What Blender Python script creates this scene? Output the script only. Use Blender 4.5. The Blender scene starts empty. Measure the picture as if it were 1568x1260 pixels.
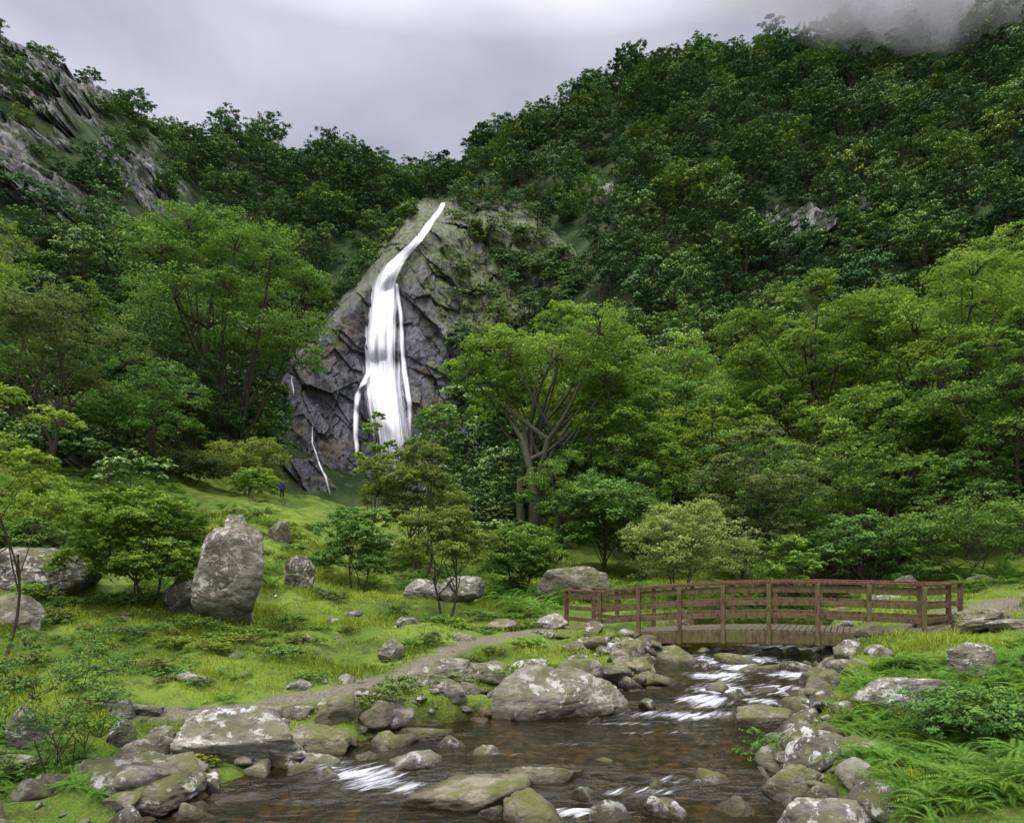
import bpy, bmesh, math, numpy as np
from mathutils import Vector
RS=np.random.RandomState
# ------------------------------------------------------------------ noise
def _h(ix,iy,iz):
    n=(ix.astype(np.int64)*374761393+iy.astype(np.int64)*668265263+iz.astype(np.int64)*1274126177)&0xffffffff
    n=((n^(n>>13))*1274126177)&0xffffffff
    n=((n^(n>>16))*2246822519)&0xffffffff
    return ((n^(n>>15))&0xffffff)/float(0xffffff)
def vn(x,y,z=None):
    x=np.asarray(x,float);y=np.asarray(y,float)
    z=np.zeros_like(x) if z is None else np.asarray(z,float)
    ix,iy,iz=np.floor(x),np.floor(y),np.floor(z)
    fx,fy,fz=x-ix,y-iy,z-iz
    fx=fx*fx*(3-2*fx);fy=fy*fy*(3-2*fy);fz=fz*fz*(3-2*fz)
    r=0
    for a in (0,1):
        for b in (0,1):
            for c in (0,1):
                w=(fx if a else 1-fx)*(fy if b else 1-fy)*(fz if c else 1-fz)
                r=r+w*_h(ix+a,iy+b,iz+c)
    return r*2-1
def fbm(x,y,z=None,o=4):
    r=0;a=1.;s=1.;t=0
    x=np.asarray(x,float);y=np.asarray(y,float)
    for i in range(o):
        r=r+a*vn(x*s+i*17.3,y*s+i*9.1,None if z is None else np.asarray(z)*s+i*5.7)
        t+=a;a*=.5;s*=2.03
    return r/t
def slab(x,y,seed=0,tilt=1.):
    x=np.asarray(x,float);y=np.asarray(y,float);ix,iy=np.floor(x),np.floor(y)
    best=np.full(x.shape,1e9);out=np.zeros(x.shape);sd=np.zeros_like(ix)+seed
    for a in (-1,0,1):
        for b in (-1,0,1):
            cx,cy=ix+a,iy+b
            px=cx+_h(cx,cy,sd+1);py=cy+_h(cx,cy,sd+2)
            dx,dy=x-px,y-py;d=dx*dx+dy*dy
            v=(_h(cx,cy,sd+3)-.5)+tilt*(dx*(_h(cx,cy,sd+4)-.5)+dy*(_h(cx,cy,sd+5)-.5))
            m=d<best;best=np.where(m,d,best);out=np.where(m,v,out)
    return out
def sm(a,b,x):
    q=np.clip((x-a)/(b-a),0,1);return q*q*(3-2*q)
# ------------------------------------------------------------------ mesh helpers
def link(o,parent=None):
    bpy.context.scene.collection.objects.link(o)
    if parent: o.parent=parent
    return o
def mesh_np(name,V,F,mats=(),mi=None,attrs=None,smooth=True):
    V=np.asarray(V,np.float32);F=np.asarray(F,np.int32)
    me=bpy.data.meshes.new(name);M,k=F.shape
    me.vertices.add(len(V));me.vertices.foreach_set('co',V.ravel())
    me.loops.add(M*k);me.loops.foreach_set('vertex_index',F.ravel())
    me.polygons.add(M)
    me.polygons.foreach_set('loop_start',np.arange(0,M*k,k,dtype=np.int32))
    try: me.polygons.foreach_set('loop_total',np.full(M,k,np.int32))
    except Exception: pass
    for m in mats: me.materials.append(m)
    if mi is not None: me.polygons.foreach_set('material_index',np.asarray(mi,np.int32))
    if isinstance(smooth,np.ndarray): me.polygons.foreach_set('use_smooth',smooth)
    else: me.polygons.foreach_set('use_smooth',np.full(M,bool(smooth)))
    me.update(calc_edges=True)
    for n,a in (attrs or {}).items():
        at=me.attributes.new(n,'FLOAT','POINT');at.data.foreach_set('value',np.asarray(a,np.float32))
    return me
def grid_faces(nr,nc):
    i=np.arange(nr-1)[:,None]*nc+np.arange(nc-1)[None,:]
    i=i.ravel();return np.stack([i,i+1,i+nc+1,i+nc],1)
def empty(name,loc=(0,0,0)):
    e=bpy.data.objects.new(name,None);e.location=loc;link(e);return e
# ------------------------------------------------------------------ materials
class NT:
    def __init__(s,name):
        s.m=bpy.data.materials.new(name);s.m.use_nodes=True;s.t=s.m.node_tree;s.t.nodes.clear()
        s.out=s.t.nodes.new('ShaderNodeOutputMaterial')
    def n(s,ty,ins=None,**p):
        nd=s.t.nodes.new(ty)
        for k,v in p.items(): setattr(nd,k,v)
        for k,v in (ins or {}).items(): s.set(nd.inputs[k],v)
        return nd
    def set(s,inp,v):
        if isinstance(v,bpy.types.NodeSocket): s.t.links.new(v,inp)
        elif isinstance(v,bpy.types.Node): s.t.links.new(v.outputs[0],inp)
        else:
            if isinstance(v,tuple) and len(v)==3 and inp.type=='RGBA': v=(*v,1)
            inp.default_value=v
    def mix(s,f,a,b,bt='MIX'):
        nd=s.t.nodes.new('ShaderNodeMix');nd.data_type='RGBA';nd.blend_type=bt
        s.set(nd.inputs[0],f);s.set(nd.inputs[6],a);s.set(nd.inputs[7],b);return nd.outputs[2]
    def ma(s,op,a,b=0.,c=None):
        nd=s.t.nodes.new('ShaderNodeMath');nd.operation=op
        s.set(nd.inputs[0],a);s.set(nd.inputs[1],b)
        if c is not None: s.set(nd.inputs[2],c)
        return nd.outputs[0]
    def mr(s,v,a,b,c=0.,d=1.):
        nd=s.n('ShaderNodeMapRange',{0:v,1:a,2:b,3:c,4:d});nd.interpolation_type='SMOOTHSTEP';return nd.outputs[0]
    def noise(s,vec,sc,det=4.,rough=.55,dist=0.):
        nd=s.n('ShaderNodeTexNoise',{'Scale':sc,'Detail':det,'Roughness':rough,'Distortion':dist})
        if vec is not None: s.set(nd.inputs['Vector'],vec)
        return nd.outputs[0]
    def attr(s,name): return s.n('ShaderNodeAttribute',attribute_name=name).outputs['Fac']
    def scale(s,vec,sc,rot=(0,0,0)):
        return s.n('ShaderNodeMapping',{'Vector':vec,'Scale':sc,'Rotation':rot}).outputs[0]
    def bump(s,h,st,dist=.05): return s.n('ShaderNodeBump',{'Height':h,'Strength':st,'Distance':dist}).outputs[0]
    def bsdf(s,col,rough=.8,spec=.3,nrm=None):
        b=s.n('ShaderNodeBsdfPrincipled',{'Base Color':col,'Roughness':rough,'Specular IOR Level':spec})
        if nrm is not None: s.set(b.inputs['Normal'],nrm)
        return b.outputs[0]
    def fin(s,sh): s.t.links.new(sh,s.out.inputs[0]);return s.m
    def pos(s): return s.n('ShaderNodeNewGeometry').outputs['Position']
    def nz(s):
        g=s.n('ShaderNodeNewGeometry').outputs['Normal'];return s.n('ShaderNodeSeparateXYZ',{0:g}).outputs[2]
def leaf_mat(name,dark,light,tr=.3):
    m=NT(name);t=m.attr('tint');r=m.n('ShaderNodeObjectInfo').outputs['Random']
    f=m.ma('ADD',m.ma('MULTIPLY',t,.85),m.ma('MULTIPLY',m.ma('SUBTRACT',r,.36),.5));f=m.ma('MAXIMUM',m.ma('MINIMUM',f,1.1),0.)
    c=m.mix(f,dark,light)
    r2=m.ma('FRACT',m.ma('MULTIPLY',r,7.31))
    c=m.mix(m.mr(r2,.4,1.,0,.5),c,m.mix(1.,c,(1.4,1.05,.6),'MULTIPLY'))
    a=m.n('ShaderNodeBsdfDiffuse',{'Color':c}).outputs[0]
    if tr==0: return m.fin(a)
    b=m.n('ShaderNodeBsdfTranslucent',{'Color':m.mix(.5,c,(light[0]*1.1,light[1]*1.1,light[2]*.7),'MIX')})
    return m.fin(m.n('ShaderNodeMixShader',{0:tr,1:a,2:b.outputs[0]}).outputs[0])
def wood_mat(name,c1,c2):
    m=NT(name);p=m.n('ShaderNodeTexCoord').outputs['Object']
    n=m.noise(m.scale(p,(4,4,1)),3,3);c=m.mix(n,c1,c2)
    return m.fin(m.n('ShaderNodeBsdfDiffuse',{'Color':c}).outputs[0])
def rock_mat(name,base,base2,lichen=.5,moss=.5,wet=True,scale=1.):
    m=NT(name);p=m.pos();s=scale
    n1=m.noise(p,1.6*s,6,.6);n2=m.noise(p,11*s,6,.65);n3=m.noise(p,4.2*s,8,.72,.2);n4=m.noise(m.scale(p,(1,1,3),(.3,.5,0)),3.3*s,6,.7,.6)
    c=m.mix(m.mr(n1,.35,.65),base,base2)
    c=m.mix(m.mr(n4,.5,.68,0,.75),c,(base[0]*.35,base[1]*.34,base[2]*.33))
    c=m.mix(m.mr(n2,.5,.75,0,.6),c,(base[0]*.4,base[1]*.4,base[2]*.4))
    nz=m.nz()
    lf=m.ma('MULTIPLY',m.mr(n3,.60-.1*lichen,.635-.1*lichen),m.mr(nz,-.3,.4,.25,1.))
    lf=m.ma('MULTIPLY',lf,m.mr(n2,.3,.5,.4,1.))
    lf=m.ma('MULTIPLY',lf,m.mr(m.noise(p,.7*s,2,.5),.38,.56,.25,1.))
    c=m.mix(m.ma('MULTIPLY',lf,min(1,lichen*1.5)),c,(.53,.53,.48))
    ms=m.ma('MULTIPLY',m.mr(m.noise(p,2.7*s,6,.65),.42,.58),m.mr(nz,.0,.7))
    c=m.mix(m.ma('MULTIPLY',ms,moss),c,m.mix(n2,(.045,.07,.012),(.18,.19,.04)))
    r=.9
    if wet:
        sp=m.n('ShaderNodeSeparateXYZ',{0:p})
        lv=m.n('ShaderNodeMapRange',{0:sp.outputs[1],1:8.3,2:14.,3:-.42,4:0.}).outputs[0]
        w=m.mr(m.ma('ADD',m.ma('SUBTRACT',sp.outputs[2],lv),m.ma('MULTIPLY',n1,.16)),.11,.26,1.,0.)
        c=m.mix(w,c,m.mix(.8,c,(.035,.024,.012)));r=m.ma('SUBTRACT',.9,m.ma('MULTIPLY',w,.6))
    h=m.ma('ADD',m.ma('MULTIPLY',n2,.6),m.ma('ADD',n3,m.ma('MULTIPLY',n4,-.8)))
    return m.fin(m.bsdf(c,r,.3,m.bump(h,.9,.07/s)))
# ------------------------------------------------------------------ terrain (survey table: bearing columns x distance rows)
CH=2.6;F0=1045.
brg=lambda u:(u-784)/F0
elv=lambda v:(850-v)/F0
Dr=np.array([0,6,9,12,16,20,28,40,60,80,100,120,150,180,230,420.])
cols={
-700:[1.2,1.2,1.4,2,3,4.5,9,20,42,68,92,110,120,125,130,130],
-300:[.5,.3,.5,1.0,2.2,3.4,6.5,14,32,56,82,96,105,110,115,115],
0:[-.3,-.3,.0,.65,1.6,2.6,4.6,9,23,47,80,92,97,100,102,102],
200:[-.35,-.35,-.12,.45,1.1,1.9,3.5,6.5,15,34,60,82,92,94,95,95],
350:[-.35,-.3,-.2,.25,.8,1.5,3.1,5.4,9.0,14,32,63,91,95,97,97],
425:[-.35,-.3,-.2,.25,.7,1.3,2.8,5.0,7.8,9.0,11,57,88,95,97,97],
550:[-.3,-.3,-.2,.2,.5,.9,2,3.8,6.4,7.6,8.4,55,86,94,97,97],
660:[-.3,-.3,-.2,.15,.45,.75,1.5,3.2,6.2,7.6,8.5,56,78,98,125,130],
784:[-.3,-.3,-.2,.2,.4,.6,1.2,2.8,6.5,11.0,20,48,90,108,130,130],
950:[-.3,-.3,-.1,.2,.4,.5,.9,2.5,9,22,43,66,100,125,133,133],
1150:[-.2,-.2,.0,.15,.4,.5,.8,2.2,10,28,50,72,104,132,140,142],
1350:[-.1,0,.05,.35,.6,.8,1.2,3,13,33,58,80,112,140,152,155],
1568:[.4,.4,.5,.95,1.25,1.45,1.8,4.5,18,42,68,92,122,150,168,170],
1900:[1.0,1.0,1.2,1.5,1.7,2.2,3,9,26,50,78,102,135,165,180,185],
2400:[1.5,1.5,1.6,1.9,2.4,3,5,14,34,60,90,115,150,180,195,200]}
ks=sorted(cols);Tc=np.array([brg(k) for k in ks]);Z=np.array([cols[k] for k in ks])
NG=260
tg=np.linspace(Tc[0],Tc[-1],NG);wg=np.linspace(math.log(5),math.log(425),NG);dg=np.exp(wg)-5
Zd=np.array([np.interp(dg,Dr,Z[i]) for i in range(len(ks))])
G=np.array([np.interp(tg,Tc,Zd[:,j]) for j in range(NG)]).T
for _ in range(10):
    P=np.pad(G,1,mode='edge');G=(P[:-2,1:-1]+2*P[1:-1,1:-1]+P[2:,1:-1])/4
for _ in range(2):
    P=np.pad(G,1,mode='edge');G=(P[1:-1,:-2]+2*P[1:-1,1:-1]+P[1:-1,2:])/4
cy_=[0,6,8,9.5,11.4,12.5,13.8,17,20,25,35,60]
cL=[-4.9,-4.7,-4.3,-3.2,-1.3,.9,2.7,3.3,4.3,7,14,30]
cR=[2.9,3.4,3.7,3.8,4.7,5.6,6.6,8.0,9.2,12,20,40]
def wl(y): return np.interp(y,[0,8.3,9.3,11.7,12.5,14,17,25,40,60],[-.45,-.42,-.26,-.22,-.06,0,.1,.35,1.3,5])
def chan(x,y):
    w=fbm(x*.9,y*.9,o=3)*.35
    d=np.minimum(x-np.interp(y,cy_,cL),np.interp(y,cy_,cR)-x)+w
    return np.where(y<50,sm(-.5,.45,d),0)
path_pts=np.array([(-5.6,10.5),(-3.9,11.4),(-2.7,12.2),(-1.9,14),(-1.4,16),(0.2,18.2),(2.0,19.9),(3,21)])
path2=np.array([(9.6,16.2),(11.5,17.6),(14,18.6),(18,19.5),(26,22)])
def pdist(x,y,P):
    r=np.full(np.shape(x),1e9)
    for a,b in zip(P[:-1],P[1:]):
        ab=b-a;q=np.clip(((x-a[0])*ab[0]+(y-a[1])*ab[1])/(ab@ab),0,1)
        r=np.minimum(r,np.hypot(x-a[0]-q*ab[0],y-a[1]-q*ab[1]))
    return r
def T(x,y):
    x=np.asarray(x,float);y=np.asarray(y,float)
    t=x/np.maximum(y,6.);a=np.clip((t-tg[0])/(tg[-1]-tg[0])*(NG-1),0,NG-1.001)
    b=np.clip((np.log(np.clip(y,0,419)+5)-wg[0])/(wg[-1]-wg[0])*(NG-1),0,NG-1.001)
    i=a.astype(int);j=b.astype(int);fa=a-i;fb=b-j
    z=(G[i,j]*(1-fa)+G[i+1,j]*fa)*(1-fb)+(G[i,j+1]*(1-fa)+G[i+1,j+1]*fa)*fb
    pd=np.minimum(pdist(x,y,path_pts),pdist(x,y,path2))
    rough=sm(.2,1.2,pd)*.85+.15
    hum=np.abs(fbm(x*.55+4,y*.55,o=3))
    z=z+fbm(x*.45,y*.45,o=3)*.3*rough*sm(5,9,y)+(.18-hum*.9)*.32*rough*sm(9,13,y)+fbm(x*1.8,y*1.8,o=3)*.15*rough
    far=sm(32,70,y);flat=sm(.02,-.05,t)*sm(-.42,-.34,t)*sm(70,80,y)*sm(112,104,y)
    z=z+far*(1-flat)*(fbm(x*.09+5,y*.09,o=4)*3.0*sm(50,90,y)+fbm(x*.35,y*.35,o=3)*.9)
    b=chan(x,y);bed=wl(y)-.26+fbm(x*1.7,y*1.7,o=3)*.22
    return z*(1-b)+bed*b
def T1(x,y): return float(T(np.array([x]),np.array([y]))[0])
# cliff
ct_u=[380,415,440,470,520,560,600,650,690,740,790,850,900,950,1000]
ct_v=[660,600,545,500,450,408,350,306,304,300,310,335,380,440,540]
def cliff_top_s(t): return np.interp(t,[brg(u) for u in ct_u],[elv(v) for v in ct_v])
def cliff_y(x,z):
    y=100.5+(z-10)*.13
    a=x*.8+z*.6;b=-x*.6+z*.8;rt=sm(-16,-6,x)
    n=fbm(x*.07,z*.04,o=3)*4.
    s1=slab(a*.16,b*.07,1,1.4)*2.4;s2=slab(a*.45+3,b*.2,2,1.2)*(.9+1.2*rt);s3=slab(x*.9,z*.5,3)*(.35+.8*rt)
    gx=np.interp(z,[8,30,42,50,60],[-18.5,-20.,-20.,-16.,-11.5]);gul=2.6*np.exp(-((x-gx)/3.2)**2)
    return y+n+s1+s2+s3+gul+fbm(x*1.1,z*1.1,o=3)*(.22+.4*rt)+rt*(np.maximum(z-22,0)*.22)
# ------------------------------------------------------------------ ground
OUT=[(50,90,120,110),(130,130,90,70),(205,285,90,120),(25,240,70,70),(110,300,60,40),(245,350,50,50),(922,298,30,46),(1205,345,90,55),(30,575,80,60),(110,640,90,46),(150,690,110,46),(60,660,80,50),(1175,520,34,26),(10,380,50,60),(90,210,50,34),(1300,330,40,20),(1330,180,30,30)]
def cnoise(x,y,z): return fbm(x*.2,z*.2+y*.05,o=5)
def crag(u,v,nn):
    c=np.zeros_like(u)
    for (a,b,w,h) in OUT:
        c=np.maximum(c,1-(((u-a)/(w*.62))**2+((v-b)/(h*.62))**2)+nn*1.8)
    c=np.maximum(c,(nn*2.8-.28)*sm(350,250,u)*sm(640,540,v))
    return sm(.05,.3,c)
nr,nc=680,620
yy=np.exp(np.linspace(math.log(6),math.log(412),nr))-12
tt=np.linspace(-1.25,1.25,nc)
Y,Tt=np.meshgrid(yy,tt,indexing='ij');X=Tt*(Y+12)
Zt=T(X,Y)
Us=784+F0*X/np.maximum(Y,5);Vs_=850-F0*(Zt-CH)/np.maximum(Y,5)
cg=crag(Us,Vs_,cnoise(X,Y,Zt))*sm(26,34,Y)
blk=slab(X*.22,Zt*.16,5,1.5)*4.5+slab(X*.6,Zt*.35,6,1.3)*2.6+slab(X*1.3,Zt*.8,8,1.)*.9+1.5
Yd=Y-cg*blk*np.minimum(1,Y/80);Zd_=Zt+cg*(slab(X*.5,Y*.5,7)*2.)
pa=np.maximum(1-sm(.1,.5,pdist(X,Y,path_pts)+fbm(X*1.5,Y*1.5,o=3)*.4),1-sm(.6,1.2,pdist(X,Y,path2)+fbm(X*1.3,Y*1.3,o=3)*.35))
bd=sm(.1,.6,chan(X,Y))
g=NT('ground_grass_and_rock');p=g.pos();nz=g.nz()
n1=g.noise(p,.55,5,.6);n2=g.noise(p,4,6,.65);n3=g.noise(p,25,4,.6);n4=g.noise(p,1.4,6,.7)
gr=g.mix(g.mr(n1,.35,.65),(.085,.16,.02),(.21,.31,.035))
gr=g.mix(g.mr(n4,.5,.62,0,.85),gr,(.055,.075,.022));gr=g.mix(g.mr(n2,.52,.68,0,.7),gr,(.12,.11,.045));gr=g.mix(g.mr(n3,.4,.7,0,.5),gr,(.23,.29,.06))
hill=g.mix(g.mr(g.noise(p,.25,6,.65),.4,.62),(.025,.05,.015),(.07,.1,.035))
hill=g.mix(g.mr(g.noise(p,.8,6,.7),.58,.66),hill,(.12,.11,.095))
c=g.mix(g.attr('hill'),gr,hill)
rk=g.mix(g.mr(g.noise(p,.5,7,.7),.4,.62),(.1,.097,.094),(.36,.35,.33));rk=g.mix(g.mr(g.noise(g.scale(p,(1,1,.3)),1.3,7,.75),.49,.6,0,.9),rk,(.035,.035,.033))
rk=g.mix(g.mr(g.noise(p,.6,8,.75),.51,.58),rk,g.mix(n2,(.03,.05,.014),(.09,.12,.035)))
c=g.mix(g.attr('crag'),c,rk)
pc=g.mix(n2,(.2,.17,.12),(.32,.29,.23));pc=g.mix(g.mr(n3,.5,.6),pc,(.13,.11,.08))
c=g.mix(g.ma('MULTIPLY',g.attr('path'),g.mr(n2,.3,.5,.5,1)),c,pc)
vor=g.n('ShaderNodeTexVoronoi',{'Vector':p,'Scale':4.5});bc=g.mix(g.mr(vor.outputs[0],.2,.6),(.2,.145,.075),(.035,.026,.014))
bc=g.mix(g.mr(n2,.5,.7),bc,(.25,.19,.11));c=g.mix(g.attr('bed'),c,bc)
gmat=g.fin(g.bsdf(c,.95,.15,g.bump(g.ma('ADD',n2,n3),.9,.12)))
hl=sm(38,60,Y+fbm(X*.1,Y*.1,o=3)*12)*(1-(sm(-31,-26,X)*sm(5,-6,X)*(1-sm(72,84,Y))))
me=mesh_np('terrain',np.stack([X.ravel(),Yd.ravel(),Zd_.ravel()],1),grid_faces(nr,nc),[gmat],attrs={'path':pa.ravel(),'bed':bd.ravel(),'hill':hl.ravel(),'crag':cg.ravel()},smooth=~(cg[:-1,:-1]>.3).ravel())
link(bpy.data.objects.new('terrain',me))
# ------------------------------------------------------------------ cliff
nr,nc=360,460
tc=np.linspace(brg(392),brg(995),nc);rr=np.linspace(0,1,nr)
R_,Tm=np.meshgrid(rr,tc,indexing='ij')
S0=.04;St=cliff_top_s(Tm)+fbm(Tm*38,Tm*0+3,o=4)*.014
Sc=S0+(St-S0)*R_;Yc=np.full(Sc.shape,104.)
def cliff_full(Tm,Zc,R_): return cliff_y(Tm*105,Zc)+12*sm(.88,1.0,R_)**1.5+14*sm(brg(432),brg(392),Tm)+10*sm(brg(880),brg(995),Tm)
for _ in range(8):
    Zc=CH+Sc*Yc
    Yc=.6*Yc+.4*cliff_full(Tm,Zc,R_)
Zc=CH+Sc*Yc;Xc=Tm*Yc
m=NT('cliff_rock');p=m.pos();sxyz=m.n('ShaderNodeSeparateXYZ',{0:p});z=sxyz.outputs[2];xx_=sxyz.outputs[0]
ps=m.scale(p,(1,1,.3),(0,.5,0))
n1=m.noise(ps,.3,7,.62,.5);n2=m.noise(ps,1.6,7,.7);n3=m.noise(p,.22,5,.6);n5=m.noise(m.scale(p,(1,1,.08)),.8,6,.6)
c=m.mix(m.mr(n1,.35,.65),(.09,.088,.105),(.21,.205,.235))
c=m.mix(m.mr(n5,.5,.65,0,.7),c,(.055,.052,.06))
c=m.mix(m.mr(n2,.52,.64,0,.75),c,(.035,.034,.04))
c=m.mix(m.mr(n3,.53,.64,0,.7),c,(.18,.135,.09))
up=m.mr(m.ma('ADD',m.ma('ADD',z,m.ma('MULTIPLY',n3,14)),m.ma('MULTIPLY',m.ma('MAXIMUM',m.ma('ADD',xx_,14.),0.),2.)),44,60)
c=m.mix(m.ma('MULTIPLY',up,.75),c,m.mix(m.mr(n2,.4,.6),(.26,.24,.2),(.06,.055,.045)))
ms=m.ma('MULTIPLY',m.mr(m.noise(p,.5,8,.75),.43,.53),m.ma('MAXIMUM',m.ma('MULTIPLY',up,.95),m.mr(m.nz(),.4,.7)))
c=m.mix(ms,c,m.mix(m.mr(m.noise(p,1.2,5),.35,.65),(.045,.08,.018),(.16,.2,.055)))
cm=m.fin(m.bsdf(c,.7,.3,m.bump(m.ma('ADD',n2,n1),.9,.6)))
me=mesh_np('rock_cliff',np.stack([Xc.ravel(),Yc.ravel(),Zc.ravel()],1),grid_faces(nr,nc),[cm],smooth=False)
link(bpy.data.objects.new('rock_cliff',me))
# ------------------------------------------------------------------ waterfall
m=NT('falling_water');uvx=m.attr('wx');uvy=m.attr('wy')
cv=m.n('ShaderNodeCombineXYZ',{0:uvx,1:uvy}).outputs[0]
st=m.noise(m.scale(cv,(2.2,.045,1)),1.,4,.6,.2);st2=m.noise(m.scale(cv,(7,.08,1)),1.,3,.6);st3=m.noise(m.scale(cv,(1.0,.06,1)),1.,3,.5,.3)
ed=m.attr('edge')
al=m.mr(m.ma('ADD',m.ma('MULTIPLY',ed,1.1),m.ma('ADD',m.ma('MULTIPLY',st,1.1),m.ma('MULTIPLY',st2,.4))),.9,1.6)
c=m.mix(m.mr(m.ma('ADD',m.ma('MULTIPLY',st2,.45),m.ma('MULTIPLY',st3,.55)),.38,.56),(.55,.59,.66),(.95,.95,.97))
vd=m.n('ShaderNodeCombineXYZ',{0:-.25,1:-.6,2:.75}).outputs[0]
d=m.n('ShaderNodeBsdfDiffuse',{'Color':c,'Normal':vd}).outputs[0]
wmat=m.fin(m.n('ShaderNodeMixShader',{0:al,1:m.n('ShaderNodeBsdfTransparent').outputs[0],2:d}).outputs[0])
fall=empty('waterfall',(-20,103,10))
def strand(name,pts,off=.7,nw=30,wf=1.2,fade=.75):
    NP=220
    pts=np.array(pts,float);L=np.linspace(0,len(pts)-1,NP);i=np.arange(len(pts))
    u=np.interp(L,i,pts[:,0]);v=np.interp(L,i,pts[:,1]);w=np.interp(L,i,pts[:,2])
    for _ in range(2):
        k=np.ones(9)/9
        u=np.convolve(np.pad(u,4,mode='edge'),k,'valid');v=np.convolve(np.pad(v,4,mode='edge'),k,'valid');w=np.convolve(np.pad(w,4,mode='edge'),k,'valid')
    ac=np.linspace(-1,1,nw);w=w*wf*(1+.15*fbm(L*2.,L*0+7,o=2))
    A,I=np.meshgrid(ac,np.arange(NP));U=u[I]+A*w[I]*.5+fbm(L[I]*1.3,A*0+u[0],o=2)*2.;Vv=v[I]
    t=brg(U);yb=np.full(U.shape,103.)
    for _ in range(4):
        z=CH+elv(Vv)*yb;yb=100.5+(z-10)*.13
    y=cliff_y(t*105,z)
    y=.3*y+.7*y.mean(1,keepdims=True)-.3*y.std(1,keepdims=True)
    ym=y.copy()
    for r in range(1,NP): ym[r]=np.minimum(y[r],ym[r-1]*.92+y[r]*.08)
    kk=np.hanning(27);kk/=kk.sum()
    yp=np.pad(ym,((13,13),(0,0)),mode='edge');ym=np.minimum(np.stack([np.convolve(yp[:,j],kk,'valid') for j in range(nw)],1),ym+.4)
    ym=ym-off-(1-A**2)*.25
    x=t*ym;z=CH+elv(Vv)*ym
    V=np.stack([x.ravel(),ym.ravel(),z.ravel()],1)-np.array(fall.location)
    end=sm(0,6,I)*(1-.75*sm(NP-60,NP,I))*(fade/.75 if fade<.75 else 1)
    me=mesh_np(name,V,grid_faces(NP,nw),[wmat],attrs={'wx':(x-x.mean(1,keepdims=True)*.75+u[0]).ravel(),'wy':z.ravel(),'edge':((1-np.abs(A)**1.5)*end).ravel()})
    link(bpy.data.objects.new(name,me),fall)
strand('main_fall',[(682,306,8),(670,328,12),(655,348,14),(637,372,18),(618,390,21),(602,406,27),(590,428,36),(585,465,44),(584,510,48),(584,550,51),(586,585,58),(590,620,64),(598,655,64),(604,690,62),(608,745,60)])
strand('main_fall_core',[(604,404,12),(589,435,20),(583,470,24),(580,510,26),(579,550,28),(581,585,32),(588,620,36),(597,655,38),(604,700,40)],1.2,20)
strand('side_fall',[(568,560,9),(558,585,12),(548,605,11),(544,640,10),(546,680,9),(549,720,8)],.6,14,1.1,.6)
strand('right_strand',[(606,430,7),(613,480,8),(615,530,8),(620,570,10),(626,620,11),(630,680,12)],.7,12,1.1,.6)
strand('rivulet',[(478,650,4),(480,680,5),(488,705,6),(498,730,7),(508,765,8)],.5,10,.8,.5)
strand('rivulet_left',[(447,575,3),(448,590,4),(451,606,3)],.5,8,.8,.45)
# ------------------------------------------------------------------ trees
def tubes(L):
    Vs=[];Fs=[];o=0
    for pts,rad,k in L:
        pts=np.asarray(pts,float);n=len(pts);d=np.gradient(pts,axis=0);d/=np.linalg.norm(d,axis=1)[:,None]+1e-9
        ref=np.where(np.abs(d[:,2:3])>.9,np.array([[1.,0,0]]),np.array([[0,0,1.]]))
        a=np.cross(d,ref);a/=np.linalg.norm(a,axis=1)[:,None]+1e-9;b=np.cross(d,a)
        th=np.arange(k)/k*2*math.pi
        R=np.asarray(rad)[:,None,None]
        V=pts[:,None,:]+R*(np.cos(th)[None,:,None]*a[:,None,:]+np.sin(th)[None,:,None]*b[:,None,:])
        Vs.append(V.reshape(-1,3))
        i=np.arange(n-1)[:,None]*k;j=np.arange(k)[None,:];j2=(j+1)%k
        Fs.append(np.stack([(i+j),(i+j2),(i+k+j2),(i+k+j)],-1).reshape(-1,4)+o);o+=n*k
    return np.concatenate(Vs),np.concatenate(Fs)
def leaf_quads(C,Nn,size,r,asp=.6):
    n=len(C);a=r.normal(size=(n,3));a-=Nn*np.sum(a*Nn,1)[:,None];a/=np.linalg.norm(a,axis=1)[:,None]+1e-9
    b=np.cross(Nn,a);s=(size*(.65+.7*r.rand(n)))[:,None]
    V=np.stack([C-a*s*.5,C+b*s*asp*.5,C+a*s*.5,C-b*s*asp*.5],1).reshape(-1,3)
    return V,np.arange(n*4).reshape(-1,4)
def nrm(v): return v/(np.linalg.norm(v,axis=-1,keepdims=True)+1e-9)
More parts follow.
